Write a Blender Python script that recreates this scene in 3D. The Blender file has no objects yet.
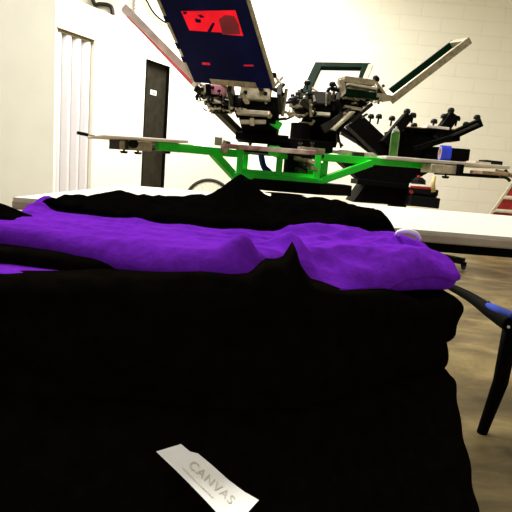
import bpy, bmesh, math, random
from mathutils import Vector, Matrix, noise

random.seed(7)
S = bpy.context.scene
COL = S.collection
R = math.radians

# ---------------------------------------------------------------- camera
F = 520.0
CAM = Vector((0, 0, 0.825))
pitch, roll = R(9.36), R(4.6)
Fw = Vector((0, math.cos(pitch), -math.sin(pitch)))
r0 = Vector((1, 0, 0)); u0 = Vector((0, math.sin(pitch), math.cos(pitch)))
Rt = r0 * math.cos(roll) + u0 * math.sin(roll)
Up = -r0 * math.sin(roll) + u0 * math.cos(roll)
cd = bpy.data.cameras.new('camera'); cam = bpy.data.objects.new('camera', cd); COL.objects.link(cam)
cam.matrix_world = Matrix(((Rt.x, Up.x, -Fw.x, CAM.x), (Rt.y, Up.y, -Fw.y, CAM.y), (Rt.z, Up.z, -Fw.z, CAM.z), (0, 0, 0, 1)))
cd.sensor_width = 36; cd.sensor_height = 36; cd.lens = 36 * F / 512; cd.clip_start = 0.02
S.camera = cam

# ---------------------------------------------------------------- world, lights, exposure
w = bpy.data.worlds.new('world'); S.world = w; w.use_nodes = True
w.node_tree.nodes['Background'].inputs[0].default_value = (1.0, 0.98, 0.93, 1)
w.node_tree.nodes['Background'].inputs[1].default_value = 0.42
S.view_settings.view_transform = 'Standard'; S.view_settings.look = 'None'
S.view_settings.exposure = 0.0; S.view_settings.gamma = 1.0; S.view_settings.use_curve_mapping = False

def area(name, loc, rot, sx, sy, power, col=(1, .99, .96)):
    l = bpy.data.lights.new(name, 'AREA'); l.shape = 'RECTANGLE'; l.size = sx; l.size_y = sy
    l.energy = power; l.color = col
    o = bpy.data.objects.new(name, l); COL.objects.link(o); o.location = loc; o.rotation_euler = rot
    return o
area('ceiling_light_far', (-0.5, 5.9, 3.85), (0, 0, 0), 1.4, 2.0, 400)
area('fill_light_middle', (-1.3, 2.3, 3.85), (0, 0, 0), 1.6, 0.7, 190)  # fill lamp added to light the front of the press
area('fill_light_near', (-0.9, 0.75, 3.85), (0, 0, 0), 0.4, 0.4, 32)  # unseen fill lamp added over the heap to brighten label and shirt tops

# ---------------------------------------------------------------- helpers
def P(px, py, Y):
    d = Fw + Rt * ((px - 256) / F) + Up * ((256 - py) / F)
    return CAM + d * (Y / d.y)

def mat(name, col, rough=0.6, metal=0.0, var=0.12, scale=20.0, spec=0.4, alpha=1.0, bump=0.0, col2=None):
    m = bpy.data.materials.new(name); m.use_nodes = True
    nt = m.node_tree; b = nt.nodes['Principled BSDF']
    tc = nt.nodes.new('ShaderNodeTexCoord'); n = nt.nodes.new('ShaderNodeTexNoise')
    n.inputs['Scale'].default_value = scale; n.inputs['Detail'].default_value = 5
    nt.links.new(tc.outputs['Object'], n.inputs['Vector'])
    cr = nt.nodes.new('ShaderNodeValToRGB')
    c2 = col2 if col2 else tuple(c * (1 - var) for c in col)
    cr.color_ramp.elements[0].position = .35; cr.color_ramp.elements[1].position = .65
    cr.color_ramp.elements[0].color = (*c2, 1)
    cr.color_ramp.elements[1].color = (*tuple(min(1, c * (1 + (0 if col2 else var) * .5)) for c in col), 1)
    nt.links.new(n.outputs['Fac'], cr.inputs['Fac']); nt.links.new(cr.outputs['Color'], b.inputs['Base Color'])
    b.inputs['Roughness'].default_value = rough; b.inputs['Metallic'].default_value = metal
    b.inputs['Specular IOR Level'].default_value = spec; b.inputs['Alpha'].default_value = alpha
    if bump:
        bp = nt.nodes.new('ShaderNodeBump'); bp.inputs['Strength'].default_value = bump; bp.inputs['Distance'].default_value = .01
        nt.links.new(n.outputs['Fac'], bp.inputs['Height']); nt.links.new(bp.outputs['Normal'], b.inputs['Normal'])
    return m

CREAM = (.86, .835, .71)
M = {}
M['plaster'] = mat('painted_plaster', CREAM, .7, var=.03, scale=3, spec=.2)
M['slat'] = mat('blind_slat', (.68, .65, .66), .6, var=.02, spec=.2)
M['black_metal'] = mat('black_metal', (.003, .0026, .002), .7, var=.4, spec=.04)
M['black_plastic'] = mat('black_plastic', (.004, .004, .004), .45, var=.3, spec=.12)
M['alu'] = mat('dull_aluminium', (.36, .31, .20), .42, metal=.55, var=.35, scale=40)
M['bright_alu'] = mat('bright_aluminium', (.62, .55, .40), .4, metal=.35, var=.25, scale=30)
M['rail_pink'] = mat('pale_rail', (.88, .74, .74), .5, metal=.1, var=.25, scale=20)
M['iron'] = mat('dark_iron', (.022, .019, .012), .45, metal=.3, var=.5, scale=30)
M['green'] = mat('green_enamel', (.006, .80, .02), .4, var=.15, scale=8)
M['green_dark'] = mat('dark_green_enamel', (.0006, .014, .004), .6, var=.4, scale=9, spec=.05)
M['navy'] = mat('navy_emulsion', (.0035, .005, .045), .6, var=.3, scale=9, spec=.05)
M['red_mesh'] = mat('red_emulsion', (.95, .03, .07), .6, var=.25, scale=14, spec=.1)
M['darkred_mesh'] = mat('dark_red_emulsion', (.28, .01, .03), .5, var=.3, scale=14)
def translucent(name, col, col2, mix):
    m = mat(name, col, .6, var=.2, scale=14, spec=.1); nt = m.node_tree
    tr = nt.nodes.new('ShaderNodeBsdfTranslucent'); tr.inputs['Color'].default_value = (*col2, 1)
    mx = nt.nodes.new('ShaderNodeMixShader'); mx.inputs[0].default_value = mix
    nt.links.new(nt.nodes['Principled BSDF'].outputs[0], mx.inputs[1]); nt.links.new(tr.outputs[0], mx.inputs[2])
    nt.links.new(mx.outputs[0], nt.nodes['Material Output'].inputs['Surface']); return m
M['red_glow'] = translucent('red_translucent_film', (.95, .03, .07), (1, .03, .10), .32)
M['pink'] = mat('pink_plastic', (.75, .32, .42), .5, var=.2)
M['mesh_white'] = mat('white_mesh', (.9, .9, .86), .6, var=.04, alpha=.35)
M['board'] = mat('platen_board', (.78, .70, .60), .55, var=.18, scale=12)
M['inky'] = mat('ink_stained_board', (.80, .66, .56), .55, var=.18, scale=9, col2=(.20, .06, .05))
M['wood'] = mat('pale_wood', (.45, .30, .16), .6, var=.35, scale=16)
M['table'] = mat('table_laminate', (.72, .68, .55), .5, var=.04, scale=5)
M['table_edge'] = mat('table_edge', (.50, .40, .28), .5, var=.15)
M['blue'] = mat('blue_tape', (.012, .035, .50), .5, var=.2)
M['card'] = mat('cardboard', (.55, .38, .22), .8, var=.15)
M['bottle'] = mat('green_liquid', (.06, .22, .02), .35, var=.4)
M['clear'] = mat('clear_cap', (.6, .68, .5), .25, var=.1)
M['red'] = mat('red_paint', (.36, .010, .012), .4, var=.3)
M['yellow'] = mat('yellowed_plastic', (.62, .45, .18), .5, var=.2)
M['blackcloth'] = mat('black_cotton', (.0045, .0035, .0025), .95, var=.3, scale=60, spec=.02, bump=.15)
M['backcloth'] = mat('black_jersey', (.0022, .0019, .0017), .95, var=.3, scale=60, spec=.03, bump=.15)
M['purple'] = mat('purple_cotton', (.195, .022, .56), .9, var=.14, scale=90, spec=.05, bump=.2)
def matte(key, strength_bump=.15):       # cloth: purely diffuse, no sheen
    m = M[key]; nt = m.node_tree; b = nt.nodes['Principled BSDF']; d = nt.nodes.new('ShaderNodeBsdfDiffuse'); d.inputs['Roughness'].default_value = .6
    nt.links.new(b.inputs['Base Color'].links[0].from_socket, d.inputs['Color'])
    if b.inputs['Normal'].links: nt.links.new(b.inputs['Normal'].links[0].from_socket, d.inputs['Normal'])
    nt.links.new(d.outputs[0], nt.nodes['Material Output'].inputs['Surface'])
for k_ in ('blackcloth', 'backcloth', 'purple'): matte(k_)
M['label'] = mat('white_label', (.92, .90, .84), .7, var=.02, spec=.1)
M['ink'] = mat('grey_print', (.62, .58, .46), .8, var=.02)
M['white'] = mat('white_plastic', (.85, .84, .8), .5, var=.05)
M['door'] = mat('dark_door', (.022, .019, .011), .7, var=.3, scale=12, spec=.08)
M['rubber'] = mat('tyre_rubber', (.012, .012, .012), .8, var=.2)
M['chairblue'] = mat('blue_fabric', (.02, .06, .50), .8, var=.3)

# concrete floor
def floor_mat():
    m = bpy.data.materials.new('stained_concrete'); m.use_nodes = True
    nt = m.node_tree; b = nt.nodes['Principled BSDF']
    tc = nt.nodes.new('ShaderNodeTexCoord')
    mp = nt.nodes.new('ShaderNodeMapping'); mp.inputs['Scale'].default_value = (1, 1.6, 1)
    n1 = nt.nodes.new('ShaderNodeTexNoise'); n1.inputs['Scale'].default_value = 2.3; n1.inputs['Detail'].default_value = 9
    n1.inputs['Roughness'].default_value = .65; n1.inputs['Distortion'].default_value = .5
    cr = nt.nodes.new('ShaderNodeValToRGB')
    e = cr.color_ramp.elements
    e[0].position = .3; e[0].color = (.035, .025, .009, 1); e[1].position = .68; e[1].color = (.34, .255, .105, 1)
    x = e.new(.48); x.color = (.14, .10, .04, 1)
    nt.links.new(tc.outputs['Object'], mp.inputs['Vector']); nt.links.new(mp.outputs['Vector'], n1.inputs['Vector'])
    nt.links.new(n1.outputs['Fac'], cr.inputs['Fac']); nt.links.new(cr.outputs['Color'], b.inputs['Base Color'])
    b.inputs['Roughness'].default_value = .45
    return m
M['floor'] = floor_mat()

def block_mat():
    m = bpy.data.materials.new('painted_block'); m.use_nodes = True
    nt = m.node_tree; b = nt.nodes['Principled BSDF']
    tc = nt.nodes.new('ShaderNodeTexCoord'); sx = nt.nodes.new('ShaderNodeSeparateXYZ'); cx = nt.nodes.new('ShaderNodeCombineXYZ')
    nt.links.new(tc.outputs['Object'], sx.inputs[0]); nt.links.new(sx.outputs['X'], cx.inputs['X']); nt.links.new(sx.outputs['Z'], cx.inputs['Y'])
    br = nt.nodes.new('ShaderNodeTexBrick')
    br.inputs['Scale'].default_value = 1; br.inputs['Brick Width'].default_value = .6; br.inputs['Row Height'].default_value = .2
    br.inputs['Mortar Size'].default_value = .007; br.inputs['Mortar Smooth'].default_value = .5
    br.inputs['Color1'].default_value = (.84, .80, .66, 1); br.inputs['Color2'].default_value = (.82, .78, .635, 1)
    br.inputs['Mortar'].default_value = (.785, .742, .595, 1)
    nt.links.new(cx.outputs[0], br.inputs['Vector']); nt.links.new(br.outputs['Color'], b.inputs['Base Color'])
    bp = nt.nodes.new('ShaderNodeBump'); bp.invert = True; bp.inputs['Strength'].default_value = .4; bp.inputs['Distance'].default_value = .01
    nt.links.new(br.outputs['Fac'], bp.inputs['Height']); nt.links.new(bp.outputs['Normal'], b.inputs['Normal'])
    b.inputs['Roughness'].default_value = .6
    return m
M['block'] = block_mat()

class MB:
    """collects shapes, links them as one mesh object"""
    def __init__(s): s.bm = bmesh.new()
    def hexa(s, c):           # 8 corners: 0-3 bottom loop, 4-7 top loop
        v = [s.bm.verts.new(p) for p in c]
        for f in ((3, 2, 1, 0), (4, 5, 6, 7), (0, 1, 5, 4), (1, 2, 6, 5), (2, 3, 7, 6), (3, 0, 4, 7)):
            s.bm.faces.new([v[i] for i in f])
        return s
    def box(s, c, size, rz=0, M3=None):
        c = Vector(c); hx, hy, hz = size[0] / 2, size[1] / 2, size[2] / 2
        m = M3 if M3 else Matrix.Rotation(rz, 3, 'Z')
        q = [(-hx, -hy, -hz), (hx, -hy, -hz), (hx, hy, -hz), (-hx, hy, -hz), (-hx, -hy, hz), (hx, -hy, hz), (hx, hy, hz), (-hx, hy, hz)]
        return s.hexa([c + m @ Vector(p) for p in q])
    def bar(s, a, b, wd, ht, up=(0, 0, 1)):    # box from a to b, width wd across, height ht along up
        a, b = Vector(a), Vector(b); d = (b - a); L = d.length; x = d.normalized()
        u = Vector(up); y = u.cross(x)
        if y.length < 1e-4: y = Vector((0, 1, 0)).cross(x)
        y.normalize(); z = x.cross(y)
        m = Matrix((x, y, z)).transposed()
        return s.box((a + b) / 2, (L, wd, ht), M3=m)
    def tube(s, pts, r, seg=10, caps=True):
        pts = [Vector(p) for p in pts]; rings = []
        rr = r if isinstance(r, (list, tuple)) else [r] * len(pts)
        prev = None
        for i, p in enumerate(pts):
            t = (pts[min(i + 1, len(pts) - 1)] - pts[max(i - 1, 0)]).normalized()
            if prev is None:
                a = t.cross(Vector((0, 0, 1)));
                if a.length < .05: a = t.cross(Vector((0, 1, 0)))
            else: a = prev - t * prev.dot(t)
            a.normalize(); prev = a; b = t.cross(a)
            rings.append([s.bm.verts.new(p + (a * math.cos(k * 2 * math.pi / seg) + b * math.sin(k * 2 * math.pi / seg)) * rr[i]) for k in range(seg)])
        for i in range(len(rings) - 1):
            for k in range(seg):
                s.bm.faces.new([rings[i][k], rings[i][(k + 1) % seg], rings[i + 1][(k + 1) % seg], rings[i + 1][k]])
        if caps:
            s.bm.faces.new(rings[0][::-1]); s.bm.faces.new(rings[-1])
        return s
    def lathe(s, c, axis, prof, seg=20):       # prof: (t along axis, radius)
        c = Vector(c); ax = Vector(axis).normalized()
        return s.tube([c + ax * t for t, _ in prof], [max(r, 1e-4) for _, r in prof], seg)
    def ring(s, c, axis, R0, r, seg=40, sides=8):
        c = Vector(c); ax = Vector(axis).normalized(); a = ax.orthogonal().normalized(); b = ax.cross(a)
        V = []
        for i in range(seg):
            t = 2 * math.pi * i / seg; d = a * math.cos(t) + b * math.sin(t)
            V.append([s.bm.verts.new(c + d * (R0 + r * math.cos(q)) + ax * r * math.sin(q)) for q in [2 * math.pi * k / sides for k in range(sides)]])
        for i in range(seg):
            for k in range(sides):
                s.bm.faces.new([V[i][k], V[(i + 1) % seg][k], V[(i + 1) % seg][(k + 1) % sides], V[i][(k + 1) % sides]])
        return s
    def prism(s, pts, ext):                    # polygon pts, extruded by vector ext
        a = [s.bm.verts.new(Vector(p)) for p in pts]; b = [s.bm.verts.new(Vector(p) + Vector(ext)) for p in pts]
        n = len(pts); s.bm.faces.new(a[::-1]); s.bm.faces.new(b)
        for i in range(n): s.bm.faces.new([a[i], a[(i + 1) % n], b[(i + 1) % n], b[i]])
        return s
    def build(s, name, m, parent=None, bevel=0.0, smooth=False):
        bmesh.ops.recalc_face_normals(s.bm, faces=s.bm.faces)
        me = bpy.data.meshes.new(name)
        # keep the origin near the shape
        c = Vector((0, 0, 0))
        if parent is None and s.bm.verts:
            xs = [v.co for v in s.bm.verts]
            c = Vector(((min(v.x for v in xs) + max(v.x for v in xs)) / 2, (min(v.y for v in xs) + max(v.y for v in xs)) / 2, min(v.z for v in xs)))
        elif parent is not None: c = org(parent)
        bmesh.ops.translate(s.bm, verts=s.bm.verts, vec=-c)
        s.bm.to_mesh(me); s.bm.free(); me.materials.append(m)
        o = bpy.data.objects.new(name, me); COL.objects.link(o)
        if parent is None: o.location = c
        else: o.parent = parent
        if smooth:
            for p in me.polygons: p.use_smooth = True
        if bevel:
            bv = o.modifiers.new('bevel', 'BEVEL'); bv.width = bevel; bv.segments = 2; bv.limit_method = 'ANGLE'; bv.angle_limit = R(40)
        return o

def org(o):
    v = Vector((0, 0, 0))
    while o: v += Vector(o.location); o = o.parent
    return v
def tag(o, label=None, cat=None, group=None, kind=None):
    for k, v in (('label', label), ('category', cat), ('group', group), ('kind', kind)):
        if v: o[k] = v
    return o
def empty(name, loc, label, cat, group=None):
    o = bpy.data.objects.new(name, None); COL.objects.link(o); o.location = loc; o.empty_display_size = .1
    return tag(o, label, cat, group)
def struct(o): o['kind'] = 'structure'; return o
def copy_tree(o, parent=None):
    c = o.copy(); COL.objects.link(c)
    if parent: c.parent = parent
    for ch in list(o.children): copy_tree(ch, c)
    return c

# ================================================================ THE ROOM
struct(MB().box((0, 4, -.05), (10, 11, .1)).build('floor', M['floor']))
struct(MB().box((0, 4, 4.05), (10, 11, .1)).build('ceiling', M['plaster']))
YB = 8.0
struct(MB().box((0, YB + .1, 2), (10, .2, 4)).build('wall_back', M['block']))
struct(MB().box((5.05, 4, 2), (.1, 11, 4)).build('wall_right', M['block']))
# partition that recedes to the right
A = P(54.5, 120, 5.05); A.z = 0
Bq = Vector((-.50, YB, 0))
D = (Bq - A); D.z = 0; LW = D.length; D.normalize(); N = Vector((D.y, -D.x, 0))     # N faces the room
def wl(s, z, off=0): return A + D * s + N * off + Vector((0, 0, z))
def hit(px, py):            # point on the partition plane under a pixel
    d = Fw + Rt * ((px - 256) / F) + Up * ((256 - py) / F)
    t = (A - CAM).dot(N) / d.dot(N); return CAM + d * t
def sz(px, py):
    p = hit(px, py); return (p - A).dot(D), p.z
zt = (sz(82, 1)[1] + sz(188, 48)[1]) / 2
s_op, z_op = sz(95, 40); z_op0 = sz(55, 26)[1]; z_op = (z_op + z_op0) / 2
sd0 = sz(144, 110)[0]; sd1 = sz(167, 120)[0]; zd = (sz(146, 57)[1] + sz(169, 68)[1]) / 2
print('partition', A, zt, s_op, z_op0, z_op, sd0, sd1, zd, sz(188, 48), sz(82, 1))
def wbox(mb, s0, s1, z0, z1, off0, off1):
    return mb.hexa([wl(s0, z0, off0), wl(s1, z0, off0), wl(s1, z0, off1), wl(s0, z0, off1), wl(s0, z1, off0), wl(s1, z1, off0), wl(s1, z1, off1), wl(s0, z1, off1)])
m = MB(); th = -.10
wbox(m, s_op, sd0, 0, zt, 0, th); wbox(m, sd1, LW - .02, 0, zt, 0, th)
wbox(m, 0, s_op, z_op, zt, 0, th); wbox(m, sd0, sd1, zd, zt, 0, th)
struct(m.build('wall_left', M['plaster']))
# the wall section that comes forward, left of the doorway
struct(MB().box((A.x - 1.5, 5.07, 2), (3.0, .06, 4)).build('wall_front_left', M['plaster']))
# head rail above the vertical slats
struct(wbox(MB(), 0.0, s_op, z_op - .035, z_op, -.02, -.075).build('trim_1', mat('head_rail', (.20, .15, .08), .6)))
door = wbox(MB(), sd0 + .012, sd1 - .012, .01, zd - .012, -.035, -.075).build('door_1', M['door']); struct(door)
fm = MB(); wbox(fm, sd0, sd0 + .012, 0, zd, .006, -.09); wbox(fm, sd1 - .012, sd1, 0, zd, .006, -.09); wbox(fm, sd0 + .012, sd1 - .012, zd - .012, zd, .006, -.09)
struct(fm.build('trim_2', M['black_metal']))
a, b = sz(155.5, 92)
pl = wbox(MB(), a - .055, a + .055, b - .035, b + .02, -.035, -.029).build('door_plate', M['white'], door)
tx = MB()
for k in range(2): wbox(tx, a - .04, a + .04, b - .02 + k * .018, b - .013 + k * .018, -.029, -.0275)
tx.build('plate_print', M['iron'], pl)
hn = MB(); hp = wl(sd1 - .09, 1.0, -.03); hn.tube([hp, hp + N * .05, hp + N * .05 - D * .1], .009); hn.build('door_handle', M['iron'], door)
# vertical slats in the opening
NS = 4; slat0 = None
for i in range(NS):
    s0 = s_op * (i + .02) / NS; s1 = s_op * (i + .92) / NS
    mb = MB(); K = 10; pts = []
    for k in range(K + 1):
        t = k / K; pts.append(wl(s0 + (s1 - s0) * t, .02, -.055 + .045 * math.sin(math.pi * t)))
    for k in range(K, -1, -1):
        t = k / K; pts.append(wl(s0 + (s1 - s0) * t, .02, -.062 + .045 * math.sin(math.pi * t)))
    mb.prism(pts, (0, 0, z_op - .058))
    o = mb.build('blind_slat', M['slat'], smooth=False)
    tag(o, ['wide white vertical slat at the left end of the doorway blind', 'second white vertical slat from the left in the doorway blind',
            'third white vertical slat from the left in the doorway blind', 'white vertical slat at the right end of the doorway blind'][i], 'blind slat', 'vertical slats in the doorway')

# overhead pipe and conduit, seen above the partition
def curve(pts, n=8):
    out = []
    for i in range(len(pts) - 1):
        p0 = pts[max(i - 1, 0)]; p1 = pts[i]; p2 = pts[i + 1]; p3 = pts[min(i + 2, len(pts) - 1)]
        for k in range(n):
            t = k / n; out.append(.5 * ((2 * p1) + (-p0 + p2) * t + (2 * p0 - 5 * p1 + 4 * p2 - p3) * t * t + (-p0 + 3 * p1 - 3 * p2 + p3) * t ** 3))
    out.append(pts[-1]); return out
Yp = YB - .05
tag(MB().tube(curve([P(88, -60, Yp), P(90, -20, Yp), P(94, 3, Yp), P(100, 4, Yp), P(108, 5, Yp), P(112, 9, Yp), P(113, 24, Yp), P(113, 40, Yp)]), .028).build('overhead_pipe', M['iron'], smooth=True),
    'dark bent pipe on the block wall above the white partition', 'pipe')
mb = MB(); c0 = P(139, -45, YB - .04); c1 = P(139, 45, YB - .04); c1.x = c0.x; c1.y = c0.y
mb.tube([c0, c1], .04, 12); k = c1.z
while k < c0.z: mb.ring((c0.x, c0.y, k), (0, 0, 1), .04, .012, 16, 6); k += .05
tag(mb.build('corrugated_conduit', M['white'], smooth=True), 'white corrugated conduit running up the block wall', 'conduit')
tag(MB().tube(curve([P(135, -60, Yp), P(143, -10, Yp), P(148, 3, Yp), P(154, 13, Yp), P(163, 21, Yp), P(172, 24, Yp), P(185, 24, Yp), P(205, 10, Yp), P(215, -30, Yp), P(220, -70, Yp)]), .012, 8).build('hanging_cable', M['black_plastic'], smooth=True),
    'thin black cable sagging across the block wall behind the raised screens', 'cable')

# bicycle wheel against the back wall
wc = P(209, 200, 6.9); wc.z = .335
r = empty('bicycle_wheel', (wc.x, wc.y, 0), 'black bicycle wheel standing behind the white table, left of the press', 'wheel')
MB().ring(wc, (0, 1, 0), .312, .022, 48, 8).build('tyre', M['rubber'], r, smooth=True)
MB().ring(wc, (0, 1, 0), .285, .009, 48, 6).build('rim', M['bright_alu'], r, smooth=True)
mb = MB()
for k in range(28):
    t = 2 * math.pi * k / 28; mb.tube([wc + Vector((0, (-.02, .02)[k % 2], 0)), wc + Vector((math.cos(t) * .283, 0, math.sin(t) * .283))], .0022, 4)
mb.build('spokes', M['bright_alu'], r)
MB().lathe(wc - Vector((0, .045, 0)), (0, 1, 0), [(0, .006), (.015, .006), (.016, .025), (.03, .018), (.06, .018), (.074, .025), (.075, .006), (.09, .006)]).build('hub', M['iron'], r)
MB().ring(wc + Vector((0, -.03, 0)), (0, 1, 0), .15, .006, 32, 6).build('brake_disc', M['bright_alu'], r)

# ================================================================ WHITE TABLE
TY0, TY1, TZ = .95, 1.76, .741
xl0 = P(13, 194, TY0).x; xr = 1.12
rt = empty('folding_table', ((xl0 + xr) / 2, (TY0 + TY1) / 2, 0), 'long white laminate folding table behind the heap of shirts', 'table')
MB().hexa([Vector((xl0, TY0, TZ - .005)), Vector((xr, TY0, TZ - .005)), Vector((xr, TY1, TZ - .005)), Vector((xl0, TY1, TZ - .005)),
           Vector((xl0, TY0, TZ)), Vector((xr, TY0, TZ)), Vector((xr, TY1, TZ)), Vector((xl0, TY1, TZ))]).build('tabletop', M['table'], rt)
MB().box(((xl0 + xr) / 2, (TY0 + TY1) / 2, TZ - .0135), (xr - xl0 + .004, TY1 - TY0 + .004, .017)).build('edge_band', M['table_edge'], rt, .003)
ap = MB()
for y in (TY0 + .03, TY1 - .04): ap.box(((xl0 + xr) / 2, y, TZ - .031), (xr - xl0 - .04, .025, .018))
for x in (xl0 + .045, xr - .045): ap.box((x, (TY0 + TY1) / 2, TZ - .031), (.025, TY1 - TY0 - .12, .018))
ap.build('apron', M['black_metal'], rt)
for x in (xl0 + .16, xr - .16):
    for y in (TY0 + .09, TY1 - .09):
        MB().tube([(x, y, TZ - .024), (x, y, .0)], .014).build('leg', M['black_metal'], rt)
    MB().tube([(x, TY0 + .09, .3), (x, TY1 - .09, .3)], .009).build('crossbar', M['black_metal'], rt)
    MB().bar((x, (TY0 + TY1) / 2, .3), (x + (.28 if x < 0 else -.28), (TY0 + TY1) / 2, TZ - .024), .02, .006).build('brace', M['black_metal'], rt)

# ================================================================ GREEN PRESS
def knob(mb, p, ax, r=.014, l=.03):
    ax = Vector(ax).normalized()
    mb.lathe(p, ax, [(0, r * .3), (l * .55, r * .3), (l * .56, r), (l * .8, r * 1.05), (l, r * .7)], 10)
def screen(root, c00, c10, c11, c01, th, rw, m_near, m_far, m_panel, panel=True, mleft=None, mright=None):
    """c00-c10 = clamp end, c01-c11 = outer end; rails are parts of the screen frame"""
    c = [Vector(q) for q in (c00, c10, c11, c01)]
    n = (c[1] - c[0]).cross(c[3] - c[0]).normalized()
    W = ((c[1] - c[0]).length); L = ((c[3] - c[0]).length)
    def q(u, v, h): return (c[0] * (1 - u) * (1 - v) + c[1] * u * (1 - v) + c[2] * u * v + c[3] * (1 - u) * v) + n * h
    def slab(mb, u0_, u1_, v0_, v1_, h0, h1):
        return mb.hexa([q(u0_, v0_, h0), q(u1_, v0_, h0), q(u1_, v1_, h0), q(u0_, v1_, h0), q(u0_, v0_, h1), q(u1_, v0_, h1), q(u1_, v1_, h1), q(u0_, v1_, h1)])
    a, b = rw / W, rw / L
    fr = slab(MB(), 0, a, 0, 1, 0, th).build('side_rail', mleft or m_near, root, .002)
    slab(MB(), 1 - a, 1, 0, 1, 0, th).build('side_rail', mright or m_far, root, .002)
    slab(MB(), a, 1 - a, 0, b, 0, th).build('end_rail', m_near, root, .002)
    slab(MB(), a, 1 - a, 1 - b, 1, 0, th).build('end_rail', m_far, root, .002)
    if panel: slab(MB(), a, 1 - a, b, 1 - b, .001, .003).build('mesh_panel', m_panel, root)
    return q, slab, n

YC = 2.9
hub = P(286, 168, YC); hz = P(286, 152, YC).z
pr = empty('screen_printing_press', (hub.x, hub.y, 0), 'green manual screen printing press with black heads, standing behind the white table', 'printing press')
zb = P(288, 181, 2.62).z
# pedestal and black octagonal shelf
mb = MB(); pts = []
for k in range(8):
    t = R(22.5 + 45 * k); pts.append((hub.x + .03 + math.cos(t) * .345, hub.y + math.sin(t) * .345, zb - .055))
mb.prism(pts, (0, 0, .055))
mb.box((hub.x, hub.y, zb - .03), (.42, .42, .05)); mb.build('octagonal_shelf', M['black_metal'], pr)
MB().lathe((hub.x, hub.y, .06), (0, 0, 1), [(0, .12), (.03, .07), (zb - .14, .07), (zb - .135, .12)], 20).build('pedestal', M['black_metal'], pr)
for k in range(4):
    t = R(40 + 90 * k); d = Vector((math.cos(t), math.sin(t), 0)); c = Vector((hub.x, hub.y, 0))
    MB().bar(c + d * .08 + Vector((0, 0, .06)), c + d * .62 + Vector((0, 0, .03)), .06, .05).tube([c + d * .58, c + d * .58 + Vector((0, 0, .03))], .025).build('leg', M['black_metal'], pr)
# green carousel hub
hc = Vector((hub.x, hub.y, 0))
z1 = P(286, 153, YC).z; z0 = P(286, 180, YC).z
def vdir(t): return Vector((math.cos(t), math.sin(t), 0))
XL, XR = P(238, 165, 2.68).x, P(320, 165, 2.68).x
YF = 2.68; YK = 3.1
for (px) in (239.5, 279, 317):
    p = P(px, 168, YF); MB().box((p.x, YF, (z0 + z1) / 2), (.032, .04, z1 - z0)).build('hub_post', M['green'], pr, .003)
for px in (245, 325):
    p = P(px, 168, YK); MB().box((p.x, YK, (z0 + z1) / 2), (.03, .03, z1 - z0)).build('hub_post', M['green'], pr, .003)
MB().box(((XL + XR) / 2, (YF + YK) / 2, z0 + .008), (XR - XL + .04, YK - YF + .06, .03)).build('hub_floor_plate', M['green'], pr, .003)
MB().box(((XL + XR) / 2, YF, z0 + .028), (XR - XL - .03, .012, .028)).build('hub_lower_rail', M['green'], pr)
MB().box(((XL + XR) / 2, (YF + YK) / 2, z1 - .008), (XR - XL + .03, YK - YF + .03, .02)).build('hub_top_plate', M['green_dark'], pr, .003)
MB().box((P(325, 168, YF + .1).x - .04, YF + .1, (z0 + z1) / 2 - .012), (.10, .03, (z1 - z0) * .62)).build('gusset_plate', M['green'], pr)
MB().lathe((hub.x + .06, hub.y - .02, z0), (0, 0, 1), [(0, .075), (z1 - z0, .075)], 24).build('bearing', M['green_dark'], pr)
MB().tube([(hub.x + .06, hub.y - .02, z1 - .01), (hub.x + .06, hub.y - .02, z1 + .16)], .055, 20).build('centre_shaft', M['black_metal'], pr)

def arm(a_px, b_px, Ya, Yb, brace=None, ht=.038):
    a = P(a_px[0], a_px[1], Ya); b = P(b_px[0], b_px[1], Yb)
    o = MB().bar(a, b, .045, ht).build('platen_arm', M['green'], pr, .003)
    if brace:
        c = P(*brace[0]); d = P(*brace[1]); MB().bar(c, d, .04, .036).build('arm_brace', M['green'], pr, .003)
arm((240, 154), (157, 146), 2.7, 2.42, ((213, 153, 2.6), (238, 180, 2.7)))
arm((318, 157), (428, 165.5), 2.72, 3.03, ((371, 163, 2.82), (320, 181, 2.72)))
# short arms front and back
for t, r1 in ((R(262), .62), (R(82), .75)):
    d = vdir(t); zz = z1 - .02
    MB().bar(hc + d * .2 + Vector((0, 0, zz)), hc + d * r1 + Vector((0, 0, zz + .005)), .045, .04).build('platen_arm', M['green'], pr, .003)

def platen(a, b, wdt, th, near=None):
    o = MB().bar(a, b, wdt, th).build('platen', near or M['board'], pr, .004); return o
# left platen: from outer tip to inner end
pa, pb = P(94, 136.5, 2.32), P(176, 142, 2.5)
platen(pa, pb, .34, .012)
MB().bar(P(152, 142.5, 2.44), P(191, 146, 2.53), .05, .014).build('platen_bracket', M['alu'], pr, .002)
MB().bar(P(118, 145, 2.36), P(148, 147, 2.43), .12, .038).build('platen_clamp', M['alu'], pr, .003)
MB().bar(P(117.5, 144.5, 2.35), P(120, 144.7, 2.36), .13, .042).build('clamp_jaw', M['iron'], pr)
MB().lathe(P(134, 143.7, 2.33), (0, -1, 0), [(0, .02), (.012, .02), (.02, .012)]).build('clamp_bolt', M['black_plastic'], pr)
for px, py, yy in ((124, 150.5, 2.37), (138, 151.5, 2.41), (167, 151, 2.48)):
    mb = MB(); p = P(px, py, yy); knob(mb, p + Vector((0, 0, .012)), (0, 0, -1), .017, .025); mb.build('clamp_knob', M['black_plastic'], pr)
MB().bar(P(150, 149, 2.44), P(180, 151.5, 2.5), .03, .01).build('platen_bracket', M['iron'], pr)
MB().bar(P(215, 141, 2.62), P(222, 141.5, 2.62), .05, .04).bar(P(222, 146, 2.62), P(229, 148, 2.62), .05, .06).build('arm_stop', M['alu'], pr, .003)
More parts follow.
